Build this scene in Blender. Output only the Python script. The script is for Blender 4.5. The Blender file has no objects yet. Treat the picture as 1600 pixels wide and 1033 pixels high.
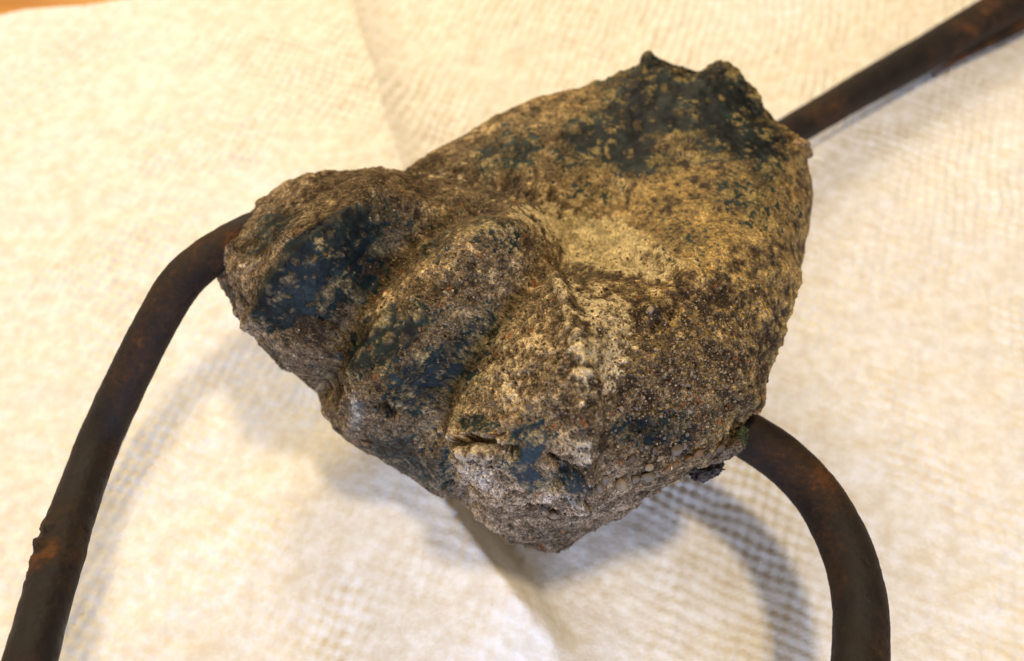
import bpy, math, random
import numpy as np
from mathutils import Vector

# ------------------------------------------------------------------ camera
S = bpy.context.scene
COL = S.collection
FPX = 1386.0
CAMZ = 0.225
PITCH = math.radians(60)
cam_d = bpy.data.cameras.new('camera')
cam = bpy.data.objects.new('camera', cam_d)
COL.objects.link(cam)
cam.location = (0, 0, CAMZ)
cam.rotation_euler = (math.radians(90) - PITCH, 0, 0)
cam_d.sensor_width = 36
cam_d.lens = 36 * FPX / 1600
cam_d.clip_start = 0.005
cam_d.clip_end = 50
cam_d.dof.use_dof = True
cam_d.dof.focus_distance = 0.180
cam_d.dof.aperture_fstop = 10.5
S.camera = cam

# ------------------------------------------------------------------ room light
W = bpy.data.worlds.new('World')
S.world = W
W.use_nodes = True
bg = W.node_tree.nodes['Background']
bg.inputs[0].default_value = (1.0, 0.80, 0.56, 1)
bg.inputs[1].default_value = 0.26


def lamp(name, loc, target, size, power, color, size_y=None):
    l = bpy.data.lights.new(name, 'AREA')
    l.size = size
    if size_y:
        l.shape = 'RECTANGLE'
        l.size_y = size_y
    l.energy = power
    l.color = color
    o = bpy.data.objects.new(name, l)
    COL.objects.link(o)
    o.location = loc
    o.rotation_euler = (Vector(target) - Vector(loc)).to_track_quat('-Z', 'Y').to_euler()
    return o


lamp('ceiling_spot', (0.17, 0.15, 0.92), (0.0, 0.12, 0), 0.09, 4.3, (1.0, 0.81, 0.56))
lamp('room_lamp', (-0.25, 1.00, 0.60), (0.0, 0.24, 0), 0.40, 7.6, (1.0, 0.83, 0.58))
lamp('side_lamp', (-0.85, 0.22, 0.50), (0.0, 0.14, 0), 0.34, 3.2, (1.0, 0.83, 0.60))
lamp('window_light', (0.06, -0.58, 0.25), (0.0, 0.06, 0), 0.34, 4.6, (0.48, 0.62, 1.0), 0.12)
S.view_settings.view_transform = 'Standard'
S.view_settings.look = 'None'
S.view_settings.exposure = 0.05

# ------------------------------------------------------------------ helpers
CA, SA = math.cos(PITCH), math.sin(PITCH)


def at(px, py, d):
    tx = (np.asarray(px, float) - 800) / FPX
    ty = (np.asarray(py, float) - 516.5) / FPX
    x = d * tx
    y = d * (CA - ty * SA)
    z = CAMZ - d * (SA + ty * CA)
    return np.stack([x + 0 * z, y + 0 * x, z + 0 * x], -1)


def ground(px, py, z=0.0):
    ty = (py - 516.5) / FPX
    return at(px, py, (CAMZ - z) / (SA + ty * CA))


def project(P):
    d = P[..., 1] * CA + (CAMZ - P[..., 2]) * SA
    tx = P[..., 0] / d
    ty = ((CAMZ - P[..., 2]) * CA - P[..., 1] * SA) / d
    return 800 + tx * FPX, 516.5 + ty * FPX


def h3(ix, iy, iz, seed):
    n = (ix.astype(np.uint32) * np.uint32(374761393) + iy.astype(np.uint32) * np.uint32(668265263)
         + iz.astype(np.uint32) * np.uint32(2147483647) + np.uint32((seed * 2654435761) & 0xffffffff))
    n = (n ^ (n >> np.uint32(13))) * np.uint32(1274126177)
    n = (n ^ (n >> np.uint32(16))) * np.uint32(2246822519)
    n = n ^ (n >> np.uint32(15))
    return (n & np.uint32(0xffffff)).astype(np.float32) / float(0xffffff)


def vnoise(P, scale, seed=0):
    Q = P / scale
    I = np.floor(Q).astype(np.int64)
    F = (Q - I).astype(np.float32)
    F = F * F * F * (F * (F * 6 - 15) + 10)
    out = 0
    for a in (0, 1):
        wa = F[:, 0] if a else 1 - F[:, 0]
        for b in (0, 1):
            wb = F[:, 1] if b else 1 - F[:, 1]
            for c in (0, 1):
                wc = F[:, 2] if c else 1 - F[:, 2]
                out = out + wa * wb * wc * h3(I[:, 0] + a, I[:, 1] + b, I[:, 2] + c, seed)
    return out * 2 - 1


def fbm(P, scale, oct=4, seed=0, gain=0.5):
    out = 0
    amp, tot = 1.0, 0
    R = np.array([[.8, .6, 0], [-.36, .48, .8], [.48, -.64, .6]])
    Q = P.copy()
    for k in range(oct):
        out = out + amp * vnoise(Q, scale, seed + k * 7)
        tot += amp
        amp *= gain
        scale /= 2.03
        Q = Q @ R
    return out / tot * 1.5


def worley(P, scale, seed=0):
    """F1 (in cells), F2-F1 and a random value per cell"""
    Q = P / scale
    base = np.floor(Q - 0.5).astype(np.int64)
    f1 = np.full(len(P), 9.0, np.float32)
    f2 = np.full(len(P), 9.0, np.float32)
    rid = np.zeros(len(P), np.float32)
    for a in (0, 1):
        for b in (0, 1):
            for c in (0, 1):
                I0, I1, I2 = base[:, 0] + a, base[:, 1] + b, base[:, 2] + c
                jx = 0.15 + 0.7 * h3(I0, I1, I2, seed + 1)
                jy = 0.15 + 0.7 * h3(I0, I1, I2, seed + 2)
                jz = 0.15 + 0.7 * h3(I0, I1, I2, seed + 3)
                d = np.sqrt((Q[:, 0] - I0 - jx) ** 2 + (Q[:, 1] - I1 - jy) ** 2 + (Q[:, 2] - I2 - jz) ** 2).astype(np.float32)
                r = h3(I0, I1, I2, seed + 4)
                near = d < f1
                f2 = np.where(near, f1, np.minimum(f2, d))
                rid = np.where(near, r, rid)
                f1 = np.where(near, d, f1)
    return f1, f2 - f1, rid


def sstep(a, b, x):
    t = np.clip((x - a) / (b - a), 0, 1)
    return t * t * (3 - 2 * t)


def mix(a, b, t):
    t = np.asarray(t)[..., None]
    return a * (1 - t) + np.asarray(b, float) * t


def mesh_obj(name, verts, quads, mat, parent=None, smooth=True):
    me = bpy.data.meshes.new(name)
    V = np.ascontiguousarray(verts, dtype=np.float32)
    Q = np.ascontiguousarray(quads, dtype=np.int32)
    k = Q.shape[1]
    me.vertices.add(len(V))
    me.vertices.foreach_set('co', V.ravel())
    me.loops.add(Q.size)
    me.loops.foreach_set('vertex_index', Q.ravel())
    me.polygons.add(len(Q))
    me.polygons.foreach_set('loop_start', np.arange(0, Q.size, k, dtype=np.int32))
    me.polygons.foreach_set('use_smooth', np.full(len(Q), smooth, dtype=bool))
    me.update(calc_edges=True)
    me.validate()
    me.materials.append(mat)
    o = bpy.data.objects.new(name, me)
    COL.objects.link(o)
    if parent:
        o.parent = parent
    return o


def add_attr(o, name, arr):
    me = o.data
    if arr.ndim == 2:
        a = me.color_attributes.new(name, 'FLOAT_COLOR', 'POINT')
        full = np.ones((len(arr), 4), np.float32)
        full[:, :3] = arr
        a.data.foreach_set('color', full.ravel())
    else:
        a = me.attributes.new(name, 'FLOAT', 'POINT')
        a.data.foreach_set('value', arr.astype(np.float32))


def grid_quads(nu, nv, wrap_u=False):
    i = np.arange(nv - 1)[:, None]
    j = np.arange(nu if wrap_u else nu - 1)[None, :]
    j2 = (j + 1) % nu
    return np.stack([i * nu + j, i * nu + j2, (i + 1) * nu + j2, (i + 1) * nu + j], -1).reshape(-1, 4)


def grid_normals(P):
    du = np.gradient(P, axis=1)
    dv = np.gradient(P, axis=0)
    n = np.cross(du, dv)
    return n / (np.linalg.norm(n, axis=-1, keepdims=True) + 1e-12)


def seg_dist(X, Y, pts):
    best = np.full(X.shape, 1e9)
    for (x0, y0), (x1, y1) in zip(pts[:-1], pts[1:]):
        dx, dy = x1 - x0, y1 - y0
        t = np.clip(((X - x0) * dx + (Y - y0) * dy) / (dx * dx + dy * dy), 0, 1)
        best = np.minimum(best, np.hypot(X - x0 - t * dx, Y - y0 - t * dy))
    return best


def blob(X, Y, cx, cy, rx, ry, ang=0):
    a = math.radians(ang)
    u = ((X - cx) * math.cos(a) + (Y - cy) * math.sin(a)) / rx
    v = (-(X - cx) * math.sin(a) + (Y - cy) * math.cos(a)) / ry
    return np.exp(-(u * u + v * v) * 0.9)


def empty(name, loc, label, cat):
    o = bpy.data.objects.new(name, None)
    COL.objects.link(o)
    o.location = loc
    o.empty_display_size = 0.01
    o['label'] = label
    o['category'] = cat
    bpy.context.view_layer.update()
    return o


# ------------------------------------------------------------------ materials
def new_mat(name):
    m = bpy.data.materials.new(name)
    m.use_nodes = True
    nt = m.node_tree
    return m, nt, nt.nodes['Principled BSDF']


def N(nt, typ, **kw):
    n = nt.nodes.new(typ)
    for k, v in kw.items():
        setattr(n, k, v)
    return n


def noise_node(nt, scale, detail=6, rough=0.6, coord=None):
    n = N(nt, 'ShaderNodeTexNoise')
    n.inputs['Scale'].default_value = scale
    n.inputs['Detail'].default_value = detail
    n.inputs['Roughness'].default_value = rough
    nt.links.new(coord, n.inputs['Vector'])
    return n


def ramp(nt, fac, stops):
    r = N(nt, 'ShaderNodeValToRGB')
    e = r.color_ramp.elements
    while len(e) < len(stops):
        e.new(0.5)
    for el, (p, c) in zip(e, stops):
        el.position = p
        el.color = (*c, 1) if len(c) == 3 else c
    nt.links.new(fac, r.inputs['Fac'])
    return r


def make_crust():
    m, nt, b = new_mat('crusted_bronze')
    tc = N(nt, 'ShaderNodeTexCoord')
    oc = tc.outputs['Object']
    a = N(nt, 'ShaderNodeAttribute', attribute_name='tint')
    g = N(nt, 'ShaderNodeAttribute', attribute_name='gloss')
    n1 = noise_node(nt, 1700, 5, 0.80, oc)
    r1 = ramp(nt, n1.outputs['Fac'], [(0.38, (0.26, 0.23, 0.21)), (0.48, (0.85, 0.83, 0.8)), (0.54, (1.15, 1.15, 1.15)), (0.64, (2.1, 2.0, 1.85))])
    n3 = noise_node(nt, 4200, 3, 0.7, oc)
    r3 = ramp(nt, n3.outputs['Fac'], [(0.36, (0.45, 0.42, 0.40)), (0.50, (1, 1, 1)), (0.66, (1.75, 1.7, 1.6))])
    gm = N(nt, 'ShaderNodeMapRange')      # the smooth patina carries less grain
    gm.inputs['To Min'].default_value = 1.0
    gm.inputs['To Max'].default_value = 0.45
    nt.links.new(g.outputs['Fac'], gm.inputs['Value'])
    last = a.outputs['Color']
    for rm in (r1, r3):
        mx = N(nt, 'ShaderNodeMix', data_type='RGBA', blend_type='MULTIPLY')
        nt.links.new(gm.outputs['Result'], mx.inputs['Factor'])
        nt.links.new(last, mx.inputs['A'])
        nt.links.new(rm.outputs['Color'], mx.inputs['B'])
        last = mx.outputs['Result']
    nt.links.new(last, b.inputs['Base Color'])
    mr = N(nt, 'ShaderNodeMapRange')
    mr.inputs['To Min'].default_value = 0.86
    mr.inputs['To Max'].default_value = 0.38
    nt.links.new(g.outputs['Fac'], mr.inputs['Value'])
    nt.links.new(mr.outputs['Result'], b.inputs['Roughness'])
    b.inputs['Specular IOR Level'].default_value = 0.16
    bp = N(nt, 'ShaderNodeBump')
    bp.inputs['Strength'].default_value = 0.55
    bp.inputs['Distance'].default_value = 0.00025
    n2 = noise_node(nt, 3800, 3, 0.6, oc)
    nt.links.new(n2.outputs['Fac'], bp.inputs['Height'])
    nt.links.new(bp.outputs['Normal'], b.inputs['Normal'])
    return m


def make_stone(name, c1, c2):
    m, nt, b = new_mat(name)
    tc = N(nt, 'ShaderNodeTexCoord')
    n1 = noise_node(nt, 1500, 5, 0.65, tc.outputs['Object'])
    oi = N(nt, 'ShaderNodeObjectInfo')
    r1 = ramp(nt, n1.outputs['Fac'], [(0.3, c1), (0.7, c2)])
    nt.links.new(r1.outputs['Color'], b.inputs['Base Color'])
    b.inputs['Roughness'].default_value = 0.55
    bp = N(nt, 'ShaderNodeBump')
    bp.inputs['Strength'].default_value = 0.4
    bp.inputs['Distance'].default_value = 0.0002
    nt.links.new(n1.outputs['Fac'], bp.inputs['Height'])
    nt.links.new(bp.outputs['Normal'], b.inputs['Normal'])
    return m


def make_iron():
    m, nt, b = new_mat('rusty_iron')
    tc = N(nt, 'ShaderNodeTexCoord')
    oc = tc.outputs['Object']
    n1 = noise_node(nt, 70, 8, 0.62, oc)
    n2 = noise_node(nt, 900, 5, 0.7, oc)
    a = N(nt, 'ShaderNodeAttribute', attribute_name='rust')
    ad = N(nt, 'ShaderNodeMath', operation='ADD')
    nt.links.new(n1.outputs['Fac'], ad.inputs[0])
    nt.links.new(a.outputs['Fac'], ad.inputs[1])
    ad2 = N(nt, 'ShaderNodeMath', operation='MULTIPLY_ADD')
    ad2.inputs[1].default_value = 0.50
    nt.links.new(n2.outputs['Fac'], ad2.inputs[0])
    nt.links.new(ad.outputs[0], ad2.inputs[2])
    r = ramp(nt, ad2.outputs[0], [(0.55, (0.007, 0.0055, 0.005)), (0.76, (0.016, 0.010, 0.007)),
                                  (0.90, (0.042, 0.021, 0.010)), (1.0, (0.095, 0.038, 0.013))])
    nt.links.new(r.outputs['Color'], b.inputs['Base Color'])
    rr = ramp(nt, ad2.outputs[0], [(0.6, (0.5,) * 3), (0.95, (0.85,) * 3)])
    nt.links.new(rr.outputs['Color'], b.inputs['Roughness'])
    b.inputs['Specular IOR Level'].default_value = 0.25
    bp = N(nt, 'ShaderNodeBump')
    bp.inputs['Strength'].default_value = 0.6
    bp.inputs['Distance'].default_value = 0.0004
    nt.links.new(n2.outputs['Fac'], bp.inputs['Height'])
    nt.links.new(bp.outputs['Normal'], b.inputs['Normal'])
    return m


def make_cloth():
    m, nt, b = new_mat('quilted_cotton')
    tc = N(nt, 'ShaderNodeTexCoord')
    oc = tc.outputs['Object']
    n1 = noise_node(nt, 240, 5, 0.65, oc)
    r = ramp(nt, n1.outputs['Fac'], [(0.34, (0.73, 0.66, 0.54)), (0.50, (0.80, 0.755, 0.66)), (0.64, (0.87, 0.845, 0.79))])
    nt.links.new(r.outputs['Color'], b.inputs['Base Color'])
    b.inputs['Roughness'].default_value = 0.62
    b.inputs['Specular IOR Level'].default_value = 0.3
    b.inputs['Sheen Weight'].default_value = 0.15
    bp = N(nt, 'ShaderNodeBump')
    bp.inputs['Strength'].default_value = 0.6
    bp.inputs['Distance'].default_value = 0.0004
    n2 = noise_node(nt, 900, 4, 0.6, oc)
    nt.links.new(n2.outputs['Fac'], bp.inputs['Height'])
    nt.links.new(bp.outputs['Normal'], b.inputs['Normal'])
    return m


def make_wood():
    m, nt, b = new_mat('amber_wood')
    tc = N(nt, 'ShaderNodeTexCoord')
    mp = N(nt, 'ShaderNodeMapping')
    mp.inputs['Scale'].default_value = (1, 9, 1)
    nt.links.new(tc.outputs['Object'], mp.inputs['Vector'])
    n1 = noise_node(nt, 18, 8, 0.6, mp.outputs['Vector'])
    r = ramp(nt, n1.outputs['Fac'], [(0.3, (0.42, 0.17, 0.025)), (0.7, (0.62, 0.30, 0.05))])
    nt.links.new(r.outputs['Color'], b.inputs['Base Color'])
    b.inputs['Roughness'].default_value = 0.4
    return m


CRUST, IRON, CLOTH, WOOD = make_crust(), make_iron(), make_cloth(), make_wood()

# ------------------------------------------------------------------ table
tz = -0.0045
tb = mesh_obj('table_top', np.array([(-.9, -.5, tz), (.9, -.5, tz), (.9, 1.1, tz), (-.9, 1.1, tz),
                                     (-.9, -.5, tz - .03), (.9, -.5, tz - .03), (.9, 1.1, tz - .03), (-.9, 1.1, tz - .03)]),
              np.array([(0, 1, 2, 3), (7, 6, 5, 4), (0, 4, 5, 1), (1, 5, 6, 2), (2, 6, 7, 3), (3, 7, 4, 0)]), WOOD, smooth=False)
tb['kind'] = 'structure'

# ------------------------------------------------------------------ cloth
ca_, cb_ = ground(545, 0), ground(625, 260)
cdir = (cb_ - ca_)[:2]
cdir /= np.linalg.norm(cdir)
cnor = np.array([-cdir[1], cdir[0]])
if cnor[0] < 0:
    cnor = -cnor                      # points right of the crease


def cloth_base(X, Y):
    P3 = np.stack([X, Y, 0 * X], -1).reshape(-1, 3)
    big = fbm(P3, 0.09, 3, 11).reshape(X.shape) * 0.0016
    wig = fbm(P3, 0.05, 2, 77).reshape(X.shape) * 0.0012
    s = (X - ca_[0]) * cnor[0] + (Y - ca_[1]) * cnor[1] + wig   # signed distance right of the crease
    # folded crease: gentle rise from the left, sharp drop on the right, slow recovery
    z = 0.0062 * np.exp(-np.clip(-s, 0, 1) / 0.05) * (s < 0) + \
        (s >= 0) * (0.0062 - 0.0092 * (1 - np.exp(-s / 0.010)) + 0.003 * (1 - np.exp(-s / 0.06)))
    # second fold added under the object to make the shaded wedge lower left
    q0, q1 = ground(615, 700)[:2], ground(860, 1040)[:2]
    dd = q1 - q0
    L = np.linalg.norm(dd)
    dd /= L
    nn = np.array([-dd[1], dd[0]])
    if nn[0] < 0:
        nn = -nn
    along = ((X - q0[0]) * dd[0] + (Y - q0[1]) * dd[1]) / L
    sd = (X - q0[0]) * nn[0] + (Y - q0[1]) * nn[1] + wig * 1.5
    w = sstep(-0.35, 0.15, along) * (1 - sstep(0.75, 1.1, along))
    z = z + w * (0.012 * np.exp(-np.clip(-sd, 0, 1) / 0.03) * (sd < 0)
                 + (sd >= 0) * 0.012 * np.exp(-(sd / 0.0050) ** 2))
    return z + big


NU, NV = 680, 430
u = np.linspace(-0.27, 0.30, NU)
yedge = 0.2628 + 0.158 * (u + 0.189) + 0.0022 * np.sin(u * 38 + 1.2) + 0.001 * np.sin(u * 131)
t = np.linspace(0, 1, NV)[:, None]
Y = -0.05 + t * (yedge[None, :] + 0.05)
X = np.repeat(u[None, :], NV, 0)
Z = cloth_base(X, Y)
P3 = np.stack([X, Y, 0 * X], -1).reshape(-1, 3)
wx = fbm(P3, 0.016, 3, 5).reshape(X.shape) * 0.0013
wy = fbm(P3, 0.016, 3, 6).reshape(X.shape) * 0.0013
a1 = math.radians(24)
U_ = (X + wx) * math.cos(a1) + (Y + wy) * math.sin(a1)
V_ = -(X + wx) * math.sin(a1) + (Y + wy) * math.cos(a1)
per = 0.0043
row = np.floor(V_ / per)
quilt = np.cos(2 * np.pi * U_ / per) * np.cos(2 * np.pi * V_ / per * 0.9)
amp = 0.75 + 0.8 * fbm(P3, 0.022, 2, 9).reshape(X.shape)
Z = Z + 0.00046 * quilt * amp + fbm(P3, 0.0075, 3, 15).reshape(X.shape) * 0.00045
edge = np.minimum((1 - t) * 0.32, np.minimum(X - X.min(), X.max() - X))
Z = np.where(edge < 0.0016, tz + 0.0005 + (Z - tz) * np.sqrt(np.clip(edge / 0.0016, 0, 1)), Z)
Z = np.maximum(Z, tz + 0.0004)
cloth = mesh_obj('cloth', np.stack([X, Y, Z], -1).reshape(-1, 3), grid_quads(NU, NV), CLOTH)
cloth['label'] = 'creased off-white quilted cotton cloth spread under the crusted fragment'
cloth['category'] = 'cloth'

# ------------------------------------------------------------------ the fragment
sil = np.array([(345, 395), (352, 375), (375, 350), (400, 322), (430, 298), (470, 278), (510, 268), (560, 266), (600, 266), (630, 264),
                (660, 245), (700, 222), (760, 190), (820, 163), (875, 142), (905, 138), (940, 125), (975, 108), (1000, 96), (1013, 88),
                (1030, 90), (1060, 101), (1090, 108), (1110, 101), (1128, 96), (1150, 104), (1165, 115), (1178, 135), (1190, 160),
                (1215, 185), (1235, 205), (1256, 226), (1268, 240), (1270, 270), (1274, 300), (1270, 335), (1262, 380), (1252, 430),
                (1238, 480), (1222, 530), (1205, 570), (1192, 605), (1188, 628), (1172, 640), (1160, 660), (1145, 685), (1120, 708),
                (1080, 730), (1040, 755), (990, 785), (940, 820), (900, 845), (870, 862), (840, 862), (810, 850), (780, 835),
                (740, 805), (715, 783), (695, 782), (665, 768), (630, 742), (590, 715), (550, 695), (525, 672), (505, 645),
                (492, 615), (460, 590), (425, 565), (400, 540), (392, 515), (370, 480), (352, 450), (350, 425)], float)
CX, CY = 840.0, 470.0
th = np.arctan2(sil[:, 1] - CY, sil[:, 0] - CX)
rr = np.hypot(sil[:, 0] - CX, sil[:, 1] - CY)
o = np.argsort(th)
th, rr = th[o], rr[o]
th3 = np.concatenate([th - 2 * np.pi, th, th + 2 * np.pi])
rr3 = np.concatenate([rr, rr, rr])

G = 820
g = np.linspace(-1, 1, G)
A, B = np.meshgrid(g, g)
# square -> disc (elliptic-free concentric map)
swap = np.abs(A) < np.abs(B)
r_ = np.where(swap, B, A)
ph = np.where(swap, np.pi / 2 - np.pi / 4 * A / np.where(B == 0, 1, B), np.pi / 4 * B / np.where(A == 0, 1, A))
dx, dy = r_ * np.cos(ph), r_ * np.sin(ph)
rho = np.hypot(dx, dy)
theta = np.arctan2(dy, dx)
F_ = 0.84
phi = np.where(rho < F_, rho / F_, 1 + (rho - F_) / (1 - F_)) * np.pi / 2
# inside: keep screen spacing even -> s = rho based, with the roll at the rim
s = np.where(phi < np.pi / 2, np.sin(phi) ** 1.0, np.sin(phi))
f = phi / (np.pi / 2)
s = np.where(f < 1, 1 - (1 - f) ** 1.45 * (1 - 0.0), np.sin(phi))
s = np.clip(s, 0, 1)
R = np.interp(theta, th3, rr3)
K = np.interp(theta, *zip(*[(-3.2, 17), (-2.6, 16), (-2.2, 12), (-1.6, 10), (-1.0, 9), (-0.5, 11), (0.0, 14), (0.6, 15), (1.0, 13),
                           (1.5, 15), (2.0, 12), (2.6, 14), (3.2, 17)])) * 1e-3
PX = CX + (R - 2) * s * np.cos(theta)
PY = CY + (R - 2) * s * np.sin(theta)

ctrl = np.array([
    (350, 400, 198), (450, 320, 196), (520, 290, 200), (600, 280, 205), (480, 380, 187), (430, 450, 187), (560, 330, 190), (640, 300, 198), (470, 540, 189), (415, 510, 191),
    (530, 420, 187), (500, 480, 187), (720, 300, 199), (690, 320, 197.5), (745, 335, 194.5), (700, 347, 197), (640, 405, 197.5), (592, 455, 195), (552, 520, 194.5), (520, 585, 194), (500, 620, 196),
    (800, 355, 190), (740, 385, 185), (670, 470, 180.5), (620, 545, 179.5), (590, 620, 183), (560, 575, 184), (700, 420, 184), (530, 640, 190),
    (640, 690, 193), (600, 690, 192), (665, 745, 199), (695, 775, 200),
    (875, 425, 195), (800, 465, 189.5), (740, 535, 187), (695, 610, 187), (665, 680, 190),
    (900, 445, 186), (900, 520, 174), (850, 620, 170.5), (800, 670, 170.5), (730, 700, 173), (950, 600, 171.5), (1000, 480, 180), (920, 700, 171),
    (960, 430, 190), (800, 560, 176), (700, 740, 176), (760, 795, 184), (800, 820, 189), (870, 845, 196), (860, 772, 176), (950, 800, 189),
    (1000, 715, 175), (1100, 680, 179), (1050, 740, 181), (1140, 670, 183),
    (1050, 600, 174.5), (1120, 600, 178), (1150, 500, 184), (1195, 560, 186), (1180, 400, 194), (1230, 350, 202), (1100, 450, 184),
    (1050, 400, 192), (1000, 385, 201), (1050, 520, 178), (930, 370, 212), (880, 350, 211), (980, 400, 204), (960, 320, 212), (850, 310, 213), (900, 395, 207),
    (820, 240, 219), (900, 200, 223), (760, 270, 217), (700, 270, 217), (1000, 250, 217), (1000, 150, 227), (1100, 150, 225), (1100, 250, 213),
    (1180, 200, 219), (1210, 280, 210), (1100, 330, 204), (1025, 110, 230), (1150, 120, 226), (660, 262, 213)], float)
for (qx_, qy_, qr_, dd_) in [(640, 405, 45, .3), (592, 455, 40, .3), (545, 520, 35, 0.0), (480, 400, 60, -.5), (430, 470, 50, -.5),
                             (800, 465, 50, .6), (740, 535, 45, 0.3), (690, 610, 40, .2), (665, 680, 40, 2.0), (720, 400, 60, -.5), (640, 500, 60, -.5),
                             (900, 560, 80, -2.5), (850, 640, 60, -1.5), (1060, 560, 90, 1.5), (930, 370, 60, 2.5), (820, 360, 45, -1.5)]:
    ctrl[:, 2] += dd_ * np.exp(-((ctrl[:, 0] - qx_) ** 2 + (ctrl[:, 1] - qy_) ** 2) / qr_ ** 2)
cxy = ctrl[:, :2] / 100
D2 = np.sqrt(((cxy[:, None] - cxy[None]) ** 2).sum(-1) + 0.30 ** 2)
n = len(ctrl)
M_ = np.zeros((n + 3, n + 3))
M_[:n, :n] = -D2 + 0.22 * np.eye(n)
M_[:n, n:] = np.c_[np.ones(n), cxy]
M_[n:, :n] = M_[:n, n:].T
w_ = np.linalg.solve(M_, np.r_[ctrl[:, 2], 0, 0, 0])


def depth_field(px, py):
    q = np.stack([px.ravel(), py.ravel()], -1) / 100
    out = w_[n] + q @ w_[n + 1:]
    for i in range(n):
        out = out - w_[i] * np.sqrt(((q - cxy[i]) ** 2).sum(-1) + 0.30 ** 2)
    return out.reshape(px.shape) * 1e-3


D = depth_field(PX, PY)
drop = np.where(f < 1, 1 - np.sqrt(np.clip(1 - np.clip((s - 0.78) / 0.22, 0, 1) ** 2.2, 0, 1)), 1 + np.abs(np.cos(phi)) ** 0.8)
backk = np.where(f < 1, K, np.minimum(K, 0.013) + 0.012)
depth = D + np.where(f < 1, K * drop, K + (drop - 1) * 0.020)
P = at(PX, PY, depth)

# gentle lumpy form first
flat = P.reshape(-1, 3)
Nn = grid_normals(P)
cen = P[f < 1].mean(0)
if (Nn[G // 2, G // 2] @ (np.array([0, 0, CAMZ]) - P[G // 2, G // 2])) < 0:
    Nn = -Nn
px_, py_ = PX.ravel(), PY.ravel()
front = (f < 1).ravel()
Nf = Nn.reshape(-1, 3)

# region masks in the photograph's frame of the object
def blobs(lst):
    out = np.zeros_like(px_)
    for (x, y, a, b, ang, k) in lst:
        out = np.maximum(out, k * blob(px_, py_, x, y, a, b, ang))
    return out


patina = blobs([(505, 425, 125, 42, -46, .6), (425, 365, 55, 26, -40, .7), (600, 345, 70, 35, 15, .6), (590, 535, 95, 34, -28, 1.1), (655, 600, 75, 55, -30, .85),
                (715, 560, 60, 60, -45, .75), (640, 700, 80, 34, 25, .7), (740, 662, 46, 12, 8, .95), (825, 685, 34, 38, 20, .95), (820, 735, 52, 14, 20, .9),
                (890, 742, 42, 11, 0, .9), (1075, 140, 115, 62, 5, 1.5), (955, 205, 100, 40, -32, 1.1), (1130, 205, 95, 50, 15, .95), (1010, 255, 70, 28, -10, .85),
                (790, 238, 75, 28, -25, .72), (1160, 310, 90, 45, 20, .60), (1060, 370, 75, 34, 10, .5), (770, 365, 75, 28, 20, .62), (680, 380, 45, 25, -30, .6),
                (930, 300, 60, 26, 0, .5), (1010, 668, 95, 26, -8, .78), (1195, 250, 32, 60, 0, .8), (1150, 690, 22, 26, 0, .8), (770, 500, 60, 40, -40, .5),
                (430, 560, 40, 25, 30, .5), (870, 830, 120, 20, -10, .4)])
def poly_field(pts, soft, k):
    pts = np.array(pts, float)
    ins = np.zeros(px_.shape, bool)
    for (x0, y0), (x1, y1) in zip(pts, np.roll(pts, -1, 0)):
        if y0 != y1:
            c = ((y0 > py_) != (y1 > py_)) & (px_ < (x1 - x0) * (py_ - y0) / (y1 - y0) + x0)
            ins ^= c
    d = seg_dist(px_, py_, list(map(tuple, pts)) + [tuple(pts[0])])
    d = np.where(ins, d, -d)
    return k * sstep(-soft, soft * 0.8, d)


patina *= 0.95
for args in [([(545, 335), (575, 335), (580, 372), (572, 405), (550, 430), (515, 455), (480, 480), (455, 512), (430, 514), (410, 480), (414, 442), (444, 404), (478, 378), (510, 352)], 12, 1.3),
             ([(395, 365), (440, 322), (467, 333), (440, 368), (408, 402), (383, 402)], 12, .8),
             ([(528, 548), (560, 520), (620, 498), (662, 508), (640, 548), (600, 572), (560, 592), (530, 572)], 13, 1.1),
             ([(600, 580), (680, 548), (740, 500), (795, 478), (765, 540), (705, 600), (650, 655), (605, 625)], 18, .82),
             ([(935, 182), (1000, 112), (1060, 108), (1130, 124), (1165, 122), (1188, 170), (1222, 212), (1228, 248), (1160, 242), (1100, 205), (1030, 208), (1003, 272), (960, 268), (930, 237), (878, 217), (888, 195)], 20, 1.35),
             ([(800, 675), (850, 655), (850, 700), (832, 728), (855, 748), (828, 764), (796, 735), (812, 705)], 7, 1.1),
             ([(715, 655), (755, 645), (765, 668), (720, 672)], 6, 1.0),
             ([(868, 735), (905, 722), (920, 748), (880, 755)], 6, 1.0),
             ([(560, 690), (640, 678), (682, 722), (702, 778), (640, 748)], 16, .85),
             ([(935, 672), (1000, 648), (1082, 650), (1082, 692), (1000, 702)], 14, .8),
             ([(740, 235), (800, 215), (850, 225), (830, 260), (770, 262)], 14, .75)]:
    patina = np.maximum(patina, poly_field(*args))
patina = np.maximum(patina, poly_field([(560, 335), (602, 340), (612, 410), (590, 450), (560, 472), (500, 515), (450, 520), (480, 450), (550, 410)], 20, .80))
pale = blobs([(935, 375, 120, 36, 20, 1.7), (880, 345, 60, 22, 20, .7), (965, 290, 34, 40, 0, .7), (700, 268, 60, 13, 8, .8), (880, 472, 22, 45, -15, 1.0),
              (945, 500, 60, 46, 20, .9), (925, 585, 46, 80, 10, .8), (790, 570, 95, 85, 0, .62), (745, 722, 46, 34, 0, .95), (903, 700, 18, 42, -8, 1.1),
              (557, 640, 10, 34, -15, .75), (780, 700, 80, 16, 10, .8), (600, 490, 40, 30, -40, .5), (1060, 240, 60, 40, 0, .45), (880, 770, 80, 12, 10, .75),
              (480, 400, 0.1, 0.1, 0, 0), (1015, 492, 16, 14, 0, .8), (760, 770, 80, 40, 30, .45), (400, 400, 40, 50, 0, .35)])
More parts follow.
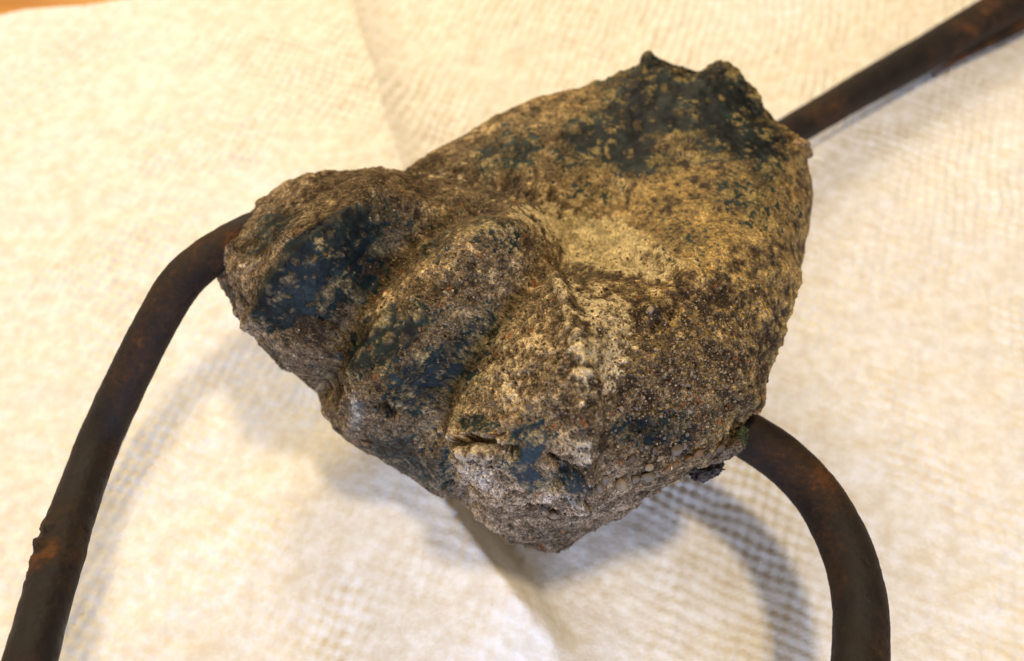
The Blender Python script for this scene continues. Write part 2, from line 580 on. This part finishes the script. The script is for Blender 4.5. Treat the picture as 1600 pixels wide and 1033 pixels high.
pale = np.maximum(pale, poly_field([(858, 440), (885, 438), (962, 500), (980, 560), (952, 625), (925, 645), (903, 600), (888, 520)], 16, .72))
ochre = sstep(820, 1120, px_ - 0.35 * (py_ - 420)) * (1 - 0.75 * sstep(600, 760, py_))
grey = np.clip(sstep(620, 780, py_ + 0.15 * (900 - px_)), 0, 1) * (1 - 0.4 * sstep(950, 1100, px_))
grey = np.maximum(grey, 1 - sstep(400, 560, px_))
gravel = np.maximum.reduce([blob(px_, py_, 1060, 620, 180, 110, 0), blob(px_, py_, 760, 430, 150, 60, -20) * .7,
                            blob(px_, py_, 1100, 480, 130, 100, 0) * .6, blob(px_, py_, 880, 830, 150, 30, -10) * .6])
porous = np.maximum(blob(px_, py_, 800, 570, 110, 110, 0), blob(px_, py_, 760, 740, 90, 60, 0) * .8)

n_big = fbm(flat, 0.014, 4, 21)
n_mid = fbm(flat, 0.0045, 4, 31)
n_fin = fbm(flat, 0.0014, 3, 41, 0.6)
n_str = fbm(flat @ np.array([[.6, .8, 0], [-.8, .6, 0], [0, 0, 1]]) * np.array([1, .35, 1]), 0.003, 4, 51)
w1, e1, id1 = worley(flat + np.stack([fbm(flat, 0.0016, 3, q) for q in (3, 13, 23)], -1) * 0.00060, 0.00150, 61)
w2, e2, id2 = worley(flat + np.stack([fbm(flat, 0.0009, 2, q) for q in (4, 14, 24)], -1) * 0.00022, 0.00078, 71)
w3, e3, id3 = worley(flat + n_fin[:, None] * 0.0003, 0.0034, 81)

n_spk = sstep(0.18, 0.62, fbm(flat, 0.0030, 4, 141, 0.62)) * (1 - 0.45 * sstep(1.0, 1.3, patina))
pat_m = sstep(-0.03, 0.05, patina - 0.44 + 0.40 * n_mid + 0.55 * n_fin - 0.12 * pale + 0.10 * n_big - 0.45 * n_spk)
pal_m = sstep(-0.16, 0.34, pale - 0.60 + 0.38 * n_mid + 0.50 * n_fin) * (1 - pat_m)
# deposits left as spots on the dark patina
spots = sstep(0.62, 0.40, w3) * (id3 > 0.55) * sstep(-0.1, 0.3, n_fin + 0.3 - 0.45 * (patina - 1))
spots2 = sstep(0.50, 0.30, w1 + 0.35 * n_fin) * (id1 > 0.84)
sd_, sn_ = (px_ * -.68 + py_ * .73) / FPX * .18, (px_ * .73 + py_ * .68) / FPX * .18
top0 = sstep(0.9, 1.35, patina) * sstep(330, 200, py_)
stk = fbm(np.stack([sd_ * 0.35, sn_, flat[:, 2] * .3], -1), 0.0016, 4, 201, 0.7)
fine = fbm(flat, 0.0009, 3, 211, 0.7)
wear = sstep(0.12, 0.55, 0.55 * stk + 0.55 * fine + 0.5 * n_mid - 0.35 * (patina - 1.0) - 0.06 - 0.5 * top0) * 0.85
pat_m = pat_m * (1 - wear)
pat_m = pat_m * (1 - 0.9 * np.clip(spots * (0.6 + 0.4 * n_mid), 0, 1)) * (1 - 0.85 * spots2)
rear = sstep(640, 720, px_) * sstep(450, 360, py_ - 0.10 * (px_ - 900))
rough_reg = (1 - 0.88 * pat_m) * (1 - 0.72 * rear)

# displacement
disp = n_big * 0.0010 + n_mid * 0.00042 * (0.45 + 0.55 * rough_reg)
disp += n_fin * 0.00016 * rough_reg
peb1 = np.sqrt(np.clip(1 - (w1 / 0.62) ** 2, 0, 1)) * (0.35 + 0.65 * id1)
peb2 = np.sqrt(np.clip(1 - (w2 / 0.60) ** 2, 0, 1)) * (0.3 + 0.7 * id2)
disp += peb1 * 0.00040 * (0.05 + gravel) * rough_reg
disp += peb2 * 0.00022 * (0.25 + gravel) * rough_reg
pit = sstep(0.50, 0.22, w1) * (id1 > 0.66)
pit2 = sstep(0.48, 0.2, w2) * (id2 > 0.7)
disp -= pit * 0.00075 * (0.08 + porous) * (1 - 0.6 * gravel) * rough_reg
disp -= pit2 * 0.00040 * (0.35 + porous) * rough_reg
disp -= pat_m * 0.00022
disp += pal_m * 0.00018

warp = n_mid * 9 + n_fin * 4


def groove(pts, w, depth):
    d = seg_dist(px_ + warp, py_ - warp, pts)
    return -depth * np.exp(-(d / w) ** 2)


def lump(x, y, a, b, ang, h):
    return h * np.clip(blob(px_ + warp * .6, py_ + warp * .4, x, y, a, b, ang) * 1.3, 0, 1)


fr = front.astype(float)
feat = groove([(712, 690), (745, 688), (775, 697), (800, 702)], 7, .0052)
feat += groove([(690, 640), (700, 700)], 9, .0008)
feat += groove([(830, 794), (862, 797)], 8, .0045)


def crease(pts, w, h):
    d = seg_dist(px_ + warp * .8, py_ - warp * .8, pts)
    return h * np.exp(-(np.sqrt(d * d + 9) - 3) / w) * np.exp(-(d / (4 * w)) ** 2)


feat += crease([(735, 322), (665, 352), (612, 402), (577, 455), (547, 510), (522, 560), (500, 610)], 19, -.0034)
feat += crease([(890, 412), (820, 450), (770, 500), (725, 560), (690, 620), (668, 675), (688, 725), (725, 785)], 17, -.0034)
feat += crease([(585, 305), (540, 340), (480, 390), (432, 440), (407, 492)], 24, .0026)
feat += crease([(800, 352), (725, 372), (655, 440), (600, 505), (540, 575)], 26, .0014)
feat += crease([(862, 438), (884, 480), (910, 560), (918, 640), (912, 700), (908, 758)], 26, .0034)
feat += crease([(655, 258), (760, 277), (862, 325), (905, 383), (960, 412), (1045, 422)], 11, -.0022)
feat += crease([(700, 790), (790, 772), (880, 775), (960, 765), (1050, 728), (1120, 700)], 16, .0012)
feat += groove([(880, 772), (905, 757), (918, 762)], 6, .0034)
feat += groove([(795, 770), (870, 790), (900, 785)], 5, .0008)
feat += groove([(862, 715), (882, 725), (878, 745)], 7, .0034)
feat += groove([(588, 640), (610, 650)], 9, .0034)
feat += groove([(500, 505), (535, 515), (545, 530)], 8, .0013)
feat += groove([(560, 478), (530, 520), (520, 545)], 9, .0012)
feat += groove([(700, 335), (650, 345), (612, 365), (600, 400)], 14, .0004)
feat += groove([(880, 405), (905, 420), (960, 428), (1030, 440)], 7, .0012)
feat += groove([(690, 720), (705, 765), (730, 790)], 7, .0006)
feat += groove([(1012, 508), (1020, 510)], 6, .0012)
feat += groove([(1040, 478), (1052, 500)], 5, .0009)
feat += groove([(960, 768), (1010, 745), (1080, 722)], 8, .0011)
feat += groove([(1128, 640), (1150, 622), (1165, 600)], 5, .0010)
feat += lump(868, 455, 9, 14, -20, .0016) + lump(886, 478, 8, 16, -30, .0013) + lump(942, 490, 22, 12, 10, .0009) + lump(1015, 492, 11, 10, 0, .0024)
feat += lump(903, 695, 12, 46, -6, .0008) + lump(735, 706, 26, 8, 5, .0010) + lump(745, 735, 34, 18, 10, .0007) + lump(770, 690, 40, 8, 8, .0012)
feat += lump(915, 590, 22, 80, 8, .0010) + lump(560, 640, 9, 26, 0, .0002) + lump(820, 715, 20, 12, 0, .0009) + lump(640, 700, 50, 20, 20, .0006)
feat += lump(1013, 93, 11, 8, 0, .0008) + lump(1127, 104, 16, 9, 0, .0008) + lump(1250, 232, 14, 12, 0, .0014)
feat += lump(360, 385, 14, 14, 0, .0014) + lump(372, 430, 12, 20, 0, .0010) + lump(1180, 640, 12, 14, 0, .0010)
chunk = sstep(0.05, 0.5, fbm(flat, 0.0065, 4, 301, 0.6)) * (1 - sstep(800, 1000, px_) * sstep(520, 380, py_)) * (1 - 0.9 * pat_m)
disp += chunk * 0.00055 * fr * (1 - 0.85 * rear) + (1 - rear) * sstep(0.30, 0.33, fbm(flat, 0.0040, 5, 311, 0.6)) * 0.00022 * fr * (1 - pat_m)
disp = disp + feat * fr
rim = np.exp(-((s.ravel() - 1) / 0.05) ** 2)
disp += rim * fr * n_mid * 0.0007 * (0.5 + sstep(900, 1000, px_) * sstep(300, 200, py_) * 1.3)
flat2 = flat + Nf * disp[:, None]
flat2[:, 2] = np.where(front, flat2[:, 2], np.maximum(flat2[:, 2], 0.0065 + 0.001 * n_mid))

# ---- colour of the substances (with regional tone and darkened pits)
c_dark = np.array([0.030, 0.020, 0.012])
c_mid = np.array([0.108, 0.080, 0.045])
c_sand = np.array([0.44, 0.33, 0.18])
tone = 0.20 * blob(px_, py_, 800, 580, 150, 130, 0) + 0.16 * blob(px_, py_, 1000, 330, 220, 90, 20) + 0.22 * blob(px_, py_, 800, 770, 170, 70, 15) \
    - 0.20 * blob(px_, py_, 1060, 560, 150, 120, 0) - 0.15 * blob(px_, py_, 640, 300, 160, 45, 10) - 0.14 * blob(px_, py_, 970, 440, 120, 30, 10) - 0.16 * blob(px_, py_, 860, 850, 160, 25, -15)  # lighter centre and front, darker right flank, lobe tops and bottom edge
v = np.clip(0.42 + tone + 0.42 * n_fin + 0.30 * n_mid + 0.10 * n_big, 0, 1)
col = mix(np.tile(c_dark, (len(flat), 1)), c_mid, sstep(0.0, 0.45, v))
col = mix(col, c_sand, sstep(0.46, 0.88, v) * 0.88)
och = np.array([0.33, 0.23, 0.075])
col = mix(col, och, ochre * 0.72 * sstep(0.15, 0.8, v))
gr = np.array([0.23, 0.19, 0.175])
col = mix(col, gr, grey * 0.45 * sstep(0.1, 0.8, v))
# grain by grain tint
gt = np.stack([0.80 + 0.62 * id2, 0.78 + 0.56 * id2, 0.70 + 0.50 * id2], -1)
col = col * (1 + (gt - 1) * 0.8)
gt1 = 0.6 + 0.9 * id1
col = col * (1 + (gt1 - 1)[:, None] * np.clip(gravel * 0.8 + 0.15, 0, 1)[:, None])
rust = (h3((id1 * 9999).astype(np.int64), (id1 * 777).astype(np.int64), (id1 * 31).astype(np.int64), 4) > 0.968) * sstep(0.55, 0.40, w1)
col = mix(col, (0.20, 0.08, 0.028), rust * 0.8 * np.clip(0.35 + gravel + porous + blob(px_, py_, 650, 560, 120, 120, 0), 0, 1))
# pale deposit
pc = mix(np.tile(np.array([0.62, 0.51, 0.31]), (len(flat), 1)), (0.56, 0.50, 0.43), grey)
pc = mix(pc, (0.62, 0.50, 0.24), blob(px_, py_, 930, 370, 150, 90, 0) * 0.9)
pc = pc * (0.72 + 0.28 * n_fin + 0.16 * n_mid)[:, None]
col = mix(col, np.clip(pc, 0.04, 0.75), pal_m * 0.88)
net = sstep(0.16, 0.05, e1) * (porous * .9 + .12) * (1 - pat_m)
col = mix(col, (0.46, 0.38, 0.27), net * 0.28)
col = mix(col, (0.040, 0.030, 0.022), np.clip(pit * (0.1 + porous), 0, 1) * 0.55 * (1 - pat_m))  # pits darkened in colour, as the shade inside them
# patina
tealness = np.clip(0.45 + 0.7 * n_mid + 0.5 * sstep(1.0, 0.55, patina) , 0, 1)
pcl = mix(np.tile(np.array([0.0018, 0.0055, 0.0110]), (len(flat), 1)), (0.009, 0.025, 0.026), tealness)
top = sstep(330, 200, py_)
pcl = mix(pcl, (0.0025, 0.005, 0.006), top * 0.55 * (1 - sstep(0.5, 1, tealness)))
pcl = pcl * (0.85 + 0.45 * np.clip(n_fin, -1, 1))[:, None]
lowpat = blob(px_, py_, 835, 725, 80, 55, 0)
pcl = mix(pcl, (0.018, 0.042, 0.058), lowpat * 0.7)
col = mix(col, pcl, pat_m * 0.97)
film = sstep(0.0, 0.5, patina - 0.25 + 0.3 * n_mid) * (1 - pat_m)
col = mix(col, col * np.array([0.55, 0.66, 0.66]), film * 0.8)
blueflake = blob(px_, py_, 556, 645, 10, 22, 0) + blob(px_, py_, 905, 690, 8, 18, 0) * .5
col = mix(col, (0.42, 0.50, 0.54), np.clip(blueflake, 0, 1) * 0.3)
col = np.clip(col, 0.004, 0.8)

hub_loc = tuple(at(850, 470, 0.215))
frag = empty('bronze_fragment', tuple(at(850, 600, 0.215) * np.array([1, 1, 0]) + np.array([0, 0, 0.0065])),
             'crusted dark bronze fragment with three rounded lobes and blue-green patina on the iron stand', 'sculpture fragment')


def local(P_, par):
    return P_ - np.array(par.location)


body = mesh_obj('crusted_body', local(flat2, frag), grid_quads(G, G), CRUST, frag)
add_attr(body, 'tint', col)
add_attr(body, 'gloss', np.clip(np.maximum.reduce([pat_m, 0.45 * pal_m, 0.42 * rear]), 0, 1))

# surface lookup
fi = np.where(front)[0][::3]
FXY = np.stack(project(flat2[fi]), -1)
FS = flat2
FNn = None
P2 = flat2.reshape(G, G, 3)
Ns = Nn.reshape(-1, 3)


def surf(x, y):
    i = fi[np.argmin((FXY[:, 0] - x) ** 2 + (FXY[:, 1] - y) ** 2)]
    return FS[i], Ns[i]


# ---- pebbles cemented to the lower ledge
def icos(sub):
    bpy_me = bpy.data.meshes.new('tmp')
    import bmesh
    bm = bmesh.new()
    bmesh.ops.create_icosphere(bm, subdivisions=sub, radius=1)
    V = np.array([v.co[:] for v in bm.verts])
    Fc = np.array([[v.index for v in f.verts] for f in bm.faces])
    bm.free()
    bpy.data.meshes.remove(bpy_me)
    return V, Fc


rng = np.random.default_rng(5)
stones = [make_stone('beige_stone', (0.17, 0.12, 0.075), (0.36, 0.27, 0.175)),
          make_stone('grey_stone', (0.09, 0.075, 0.058), (0.22, 0.18, 0.14)),
          make_stone('rust_stone', (0.10, 0.05, 0.022), (0.24, 0.13, 0.055)),
          make_stone('brown_stone', (0.05, 0.034, 0.022), (0.14, 0.10, 0.063))]
IV, IF = icos(2)
peb_meshes = []
for k in range(10):
    for mi, sm in enumerate(stones):
        V = IV.copy()
        for _ in range(9):                        # chip facets off, so that no two are round alike
            nrm = rng.normal(size=3)
            nrm /= np.linalg.norm(nrm)
            dd = V @ nrm
            lim = rng.uniform(0.40, 0.80)
            V = V - np.clip(dd - lim, 0, None)[:, None] * nrm * 0.97
        V = V * (1 + 0.10 * vnoise(V + k * 7.3, 0.8, k)[:, None]) * np.array([1, rng.uniform(.7, 1), rng.uniform(.5, .8)])
        me = bpy.data.meshes.new('pebble')
        me.from_pydata(V.tolist(), [], IF.tolist())
        me.polygons.foreach_set('use_smooth', np.ones(len(IF), bool))
        me.materials.append(sm)
        peb_meshes.append((mi, me))
LAST = [None]


def pebble(x, y, r_px, mi, lift=0.25):
    p, nn = surf(x, y)
    d = p[1] * CA + (CAMZ - p[2]) * SA
    r = r_px * d / FPX
    me = [m for q, m in peb_meshes if q == mi][rng.integers(10)]
    ob = bpy.data.objects.new('pebble', me)
    COL.objects.link(ob)
    ob.parent = frag
    ob.location = Vector(p + nn * r * lift) - frag.location
    ob.rotation_mode = 'QUATERNION'
    q = Vector(nn).to_track_quat('Z', 'Y')
    from mathutils import Quaternion
    ob.rotation_quaternion = q @ Quaternion((0, 0, 1), rng.uniform(0, 6.28))
    ob.scale = (r, r, r)


for a in [(968, 751, 15, 0), (935, 757, 11, 1), (944, 748, 9, 1), (990, 746, 10, 1), (1010, 738, 14, 1), (1012, 728, 9, 0), (1026, 741, 8, 1),
          (1073, 712, 9, 2), (1090, 705, 11, 2), (1052, 700, 13, 1), (1031, 717, 8, 0), (1022, 702, 9, 3), (1040, 729, 9, 2), (1054, 725, 8, 2),
          (866, 800, 10, 0), (716, 664, 8, 2), (800, 582, 6, 2), (1075, 660, 6, 3), (1069, 698, 7, 1), (955, 742, 6, 0), (1105, 706, 10, 3),
          (1120, 700, 12, 3), (1016, 488, 9, 0), (970, 640, 6, 0), (1078, 642, 6, 0), (1090, 668, 6, 3), (915, 765, 6, 1), (898, 772, 6, 0), (612, 632, 8, 2),
          (622, 648, 9, 2), (597, 655, 7, 3), (585, 640, 7, 3), (834, 655, 6, 2), (812, 658, 5, 2), (570, 690, 8, 2), (654, 515, 5, 2), (695, 458, 4, 0),
          (1003, 700, 8, 3), (985, 715, 9, 3), (970, 725, 8, 2), (952, 628, 5, 0), (1056, 688, 5, 2), (1038, 668, 6, 3), (775, 790, 7, 1), (820, 772, 7, 3),
          (880, 760, 6, 0), (790, 745, 7, 3), (735, 757, 8, 3), (720, 610, 5, 3), (828, 636, 8, 3), (770, 630, 7, 3)]:
    pebble(*a, lift=0.45 if a[2] >= 9 else 0.05)
for k in range(110):
    x = rng.normal(1070, 75)
    y = rng.normal(640, 45) + (1060 - x) * 0.12
    if 930 < x < 1165 and 540 < y < 725:
        pebble(x, y, rng.uniform(2.8, 5.6), int(rng.choice([0, 1, 1, 3, 3, 3, 2])), lift=0.05)

# finer grit, one joined piece
GV, GF = icos(1)
vs, fs, off = [], [], 0
gcol = []
for k in range(3800):
    while True:
        kind = rng.random()
        if kind < 0.55:
            x, y = rng.normal(1060, 90), rng.normal(590, 80)
        elif kind < 0.75:
            x, y = rng.normal(760, 110), rng.normal(430, 60)
        elif kind < 0.87:
            x, y = rng.uniform(700, 1100), rng.uniform(700, 850)
        else:
            x, y = rng.uniform(400, 1250), rng.uniform(130, 780)
        tt = math.atan2(y - CY, x - CX)
        if math.hypot(x - CX, y - CY) < np.interp(tt, th3, rr3) * 0.95:
            break
    if rng.random() < 0.8 * patina[fi][np.argmin((FXY[:, 0] - x) ** 2 + (FXY[:, 1] - y) ** 2)]:
        continue
    p, nn = surf(x, y)
    d = p[1] * CA + (CAMZ - p[2]) * SA
    r = rng.uniform(1.2, 3.2) * d / FPX
    V = GV * rng.uniform(0.6, 1.1, 3) * (1 + 0.2 * rng.normal(size=(len(GV), 1)) * .6)
    rot = np.linalg.qr(rng.normal(size=(3, 3)))[0]
    vs.append((V @ rot) * r + p + nn * r * 0.15)
    fs.append(GF + off)
    off += len(GV)
    c = [(0.24, 0.18, 0.11), (0.16, 0.12, 0.08), (0.08, 0.057, 0.037), (0.22, 0.09, 0.03), (0.32, 0.25, 0.15)][rng.choice(5, p=[.28, .28, .27, .02, .15])]
    gcol.append(np.tile(np.array(c) * rng.uniform(.7, 1.2), (len(GV), 1)))
grit = mesh_obj('sand_grit', local(np.concatenate(vs), frag), np.concatenate(fs), CRUST, frag)
add_attr(grit, 'tint', np.concatenate(gcol))
add_attr(grit, 'gloss', np.full(off, 0.35))
grit['kind'] = 'stuff'


# ---- flakes standing proud or hanging off
def flake(x, y, d, rx, ry, rz, ang, colr, seed, name='flake', amp_=0.55, label=None, gl=0.1):
    V, Fc = icos(5)
    V = V * (1 + amp_ * fbm(V + seed * 3.1, 0.9, 6, seed, 0.68)[:, None] + 0.35 * amp_ * np.abs(fbm(V - seed * 5.1, 0.35, 4, seed + 40, 0.7))[:, None])
    V = V * np.array([rx, ry, rz])
    a = math.radians(ang)
    Rr = np.array([[math.cos(a), -math.sin(a), 0], [math.sin(a), math.cos(a), 0], [0, 0, 1]])
    V = V @ Rr.T
    Xc, Uc, Fw = np.array([1, 0, 0]), np.array([0, SA, CA]), np.array([0, CA, -SA])
    Wv = V[:, :1] * Xc + V[:, 1:2] * Uc + V[:, 2:] * Fw + at(x, y, d)
    ob = mesh_obj(name, local(Wv, frag), Fc, CRUST, frag)
    nz = fbm(Wv, 0.0016, 4, seed + 9)
    cc = np.tile(np.array(colr), (len(V), 1)) * (1 + 0.7 * nz)[:, None]
    add_attr(ob, 'tint', np.clip(cc, 0.01, 0.8))
    add_attr(ob, 'gloss', np.full(len(V), gl))
    if label:
        ob['label'] = label
    return ob


flake(1103, 732, 0.196, .0040, .0021, .0030, 12, (0.075, 0.062, 0.055), 3, label='dark rough flake hanging below the lower right edge')
flake(1128, 702, 0.190, .0040, .0019, .0030, 15, (0.13, 0.10, 0.075), 4)
flake(1152, 690, 0.194, .0016, .0028, .0022, -30, (0.045, 0.055, 0.030), 5)
flake(1253, 234, 0.2235, .0022, .0026, .0022, 40, (0.23, 0.16, 0.09), 8)

# ------------------------------------------------------------------ iron stand
stand = empty('iron_stand', (0.02, 0.11, 0.004),
              'dark rusty bent iron rod stand with three legs spreading out from under the fragment', 'stand')


def catmull(pts, step):
    pts = np.array(pts, float)
    out = []
    for i in range(len(pts) - 1):
        p0, p1, p2, p3 = pts[max(i - 1, 0)], pts[i], pts[i + 1], pts[min(i + 2, len(pts) - 1)]
        L = np.linalg.norm((p2 - p1)[:3])
        m = max(2, int(L / step))
        for k in range(m):
            t_ = k / m
            out.append(0.5 * ((2 * p1) + (-p0 + p2) * t_ + (2 * p0 - 5 * p1 + 4 * p2 - p3) * t_ ** 2 + (-p0 + 3 * p1 - 3 * p2 + p3) * t_ ** 3))
    out.append(pts[-1])
    return np.array(out)


def rod(name, pts, seed, weld=None, rustw=None, flat_=1.0):
    c = catmull(pts, 0.0006)
    Cn, Rd = c[:, :3], c[:, 3]
    k = np.ones(15) / 15
    for i in range(3):
        Cn[7:-7, i] = np.convolve(Cn[:, i], k, 'valid')
    T = np.gradient(Cn, axis=0)
    T /= np.linalg.norm(T, axis=1, keepdims=True)
    ref = np.array([0.05, -0.5, 0.85])
    Sx = np.cross(T, ref)
    Sx /= np.linalg.norm(Sx, axis=1, keepdims=True)
    Up = np.cross(Sx, T)
    m = 72
    an = np.linspace(0, 2 * np.pi, m, endpoint=False)
    dirs = Sx[:, None] * np.cos(an)[None, :, None] + Up[:, None] * np.sin(an)[None, :, None]
    P_ = Cn[:, None] + dirs * Rd[:, None, None]
    fl = P_.reshape(-1, 3)
    dn = fbm(fl, 0.010, 3, seed) * 0.00014 + fbm(fl, 0.0022, 4, seed + 3, .6) * 0.00009 - np.clip(fbm(fl, 0.0012, 3, seed + 5) - 0.45, 0, 1) * 0.0004
    rs = np.full(len(fl), -0.02)
    qx, qy = project(fl)
    if weld:
        for (wx_, wy_, wr, hh) in weld:
            gsz = np.exp(-(((qx - wx_) ** 2 + (qy - wy_) ** 2) / wr ** 2)) * hh
            dn = dn + gsz
        wm = np.exp(-(((qy - 860) / 55) ** 2)) * (qx < 300) * (0.06 + 0.94 * sstep(8, -22, qx - (100 - (qy - 850) * .31)))
        dn = dn + wm * (np.abs(fbm(fl, 0.0022, 4, 90)) * 0.0009)
        rs = rs + wm * 0.17
    if rustw:
        for (wx_, wy_, wr, hh) in rustw:
            rs = rs + hh * np.exp(-(((qx - wx_) ** 2 + (qy - wy_) ** 2) / wr ** 2))
    rs = rs * (1 + 1.3 * fbm(fl, 0.004, 4, seed + 50))
    fl = fl + dirs.reshape(-1, 3) * dn[:, None]
    n0 = len(Cn)
    quads = grid_quads(m, n0, wrap_u=True)
    ob = mesh_obj(name, local(fl, stand), quads, IRON, stand)
    add_attr(ob, 'rust', rs)
    # end caps
    import bmesh
    bm = bmesh.new()
    bm.from_mesh(ob.data)
    bmesh.ops.holes_fill(bm, edges=[e for e in bm.edges if e.is_boundary], sides=0)
    bm.to_mesh(ob.data)
    bm.free()
    return ob


def rp(x, y, d, r=.0055):
    return (*at(x, y, d), r)


r0 = .0055
lr = .0047
rod('leg', [rp(850, 470, .2235, lr), rp(700, 400, .226, lr), rp(540, 345, .224, lr), rp(440, 350, .216, lr), rp(380, 370, .210, lr), rp(328, 400, .206, lr), rp(282, 442, .203, lr),
            rp(240, 512, .202, lr), rp(198, 596, .203, lr), rp(152, 698, .202, lr), rp(117, 794, .190, lr), rp(87, 890, .178, lr), rp(62, 977, .170, lr), rp(37, 1060, .163, lr),
            (-.100, .018, .040, lr), (-.104, .004, .016, lr), (-.107, -.010, .0045, lr)],
    100, weld=[(85, 806, 9, .0004), (76, 826, 8, .0011), (66, 850, 7, .0016), (98, 852, 16, .0005), (62, 878, 9, .0011), (92, 884, 12, .0005), (120, 868, 14, .0004)],
    rustw=[(370, 385, 28, .22), (300, 400, 60, .06), (75, 975, 35, .12), (100, 865, 40, .10), (150, 650, 60, .05)])
rod('leg', [rp(850, 470, .2235), rp(980, 560, .222), rp(1100, 640, .213), rp(1158, 675, .207), rp(1213, 709, .2035), rp(1263, 755, .200), rp(1303, 815, .195), rp(1331, 880, .190),
            rp(1344, 950, .184), rp(1344, 1033, .177), rp(1334, 1110, .170), (.0635, .012, .032, r0), (.060, .000, .014, r0), (.058, -.012, .0045, r0)], 200,
    rustw=[(1270, 745, 40, .10), (1180, 675, 40, .06)])
rod('leg', [rp(850, 470, .2235), rp(950, 390, .240), rp(1100, 285, .262), rp(1180, 238, .274, .0053), rp(1250, 197, .284, .0053), rp(1335, 147, .293, .0057),
            rp(1421, 98, .302, .0062), rp(1500, 52, .3095, .0066), rp(1600, -5, .319, .007), rp(1720, -70, .330, .007)], 300,
    rustw=[(1330, 170, 80, .05), (1560, 40, 80, .14)])

# flattened foot flange beside the far leg, resting on the cloth
ca2 = ground(1455, 118, 0.0042)
cb2 = ground(1740, -62, 0.0042)
ax = (cb2 - ca2) / np.linalg.norm(cb2 - ca2)
sd_ = np.array([ax[1], -ax[0], 0])
NUf, NVf = 60, 28
aa = np.linspace(0, 1, NUf)
bb = np.linspace(0, 2 * np.pi, NVf, endpoint=False)
L2 = np.linalg.norm(cb2 - ca2)
wprof = 0.0003 + 0.0046 * sstep(0, 0.5, aa)
Pf = ca2 + ax * (aa * L2)[:, None, None] + sd_ * (np.cos(bb)[None, :, None] * wprof[:, None, None]) + \
    np.array([0, 0, 1]) * (np.sin(bb)[None, :, None] * (0.0012 + 0.0012 * aa)[:, None, None])
Pf = Pf.reshape(-1, 3)
Pf = Pf + fbm(Pf, 0.006, 3, 8)[:, None] * np.array([0.0003, 0.0003, 0.0004])
ft = mesh_obj('foot_flange', local(Pf, stand), grid_quads(NVf, NUf, wrap_u=True), IRON, stand)
add_attr(ft, 'rust', np.full(len(Pf), 0.17))
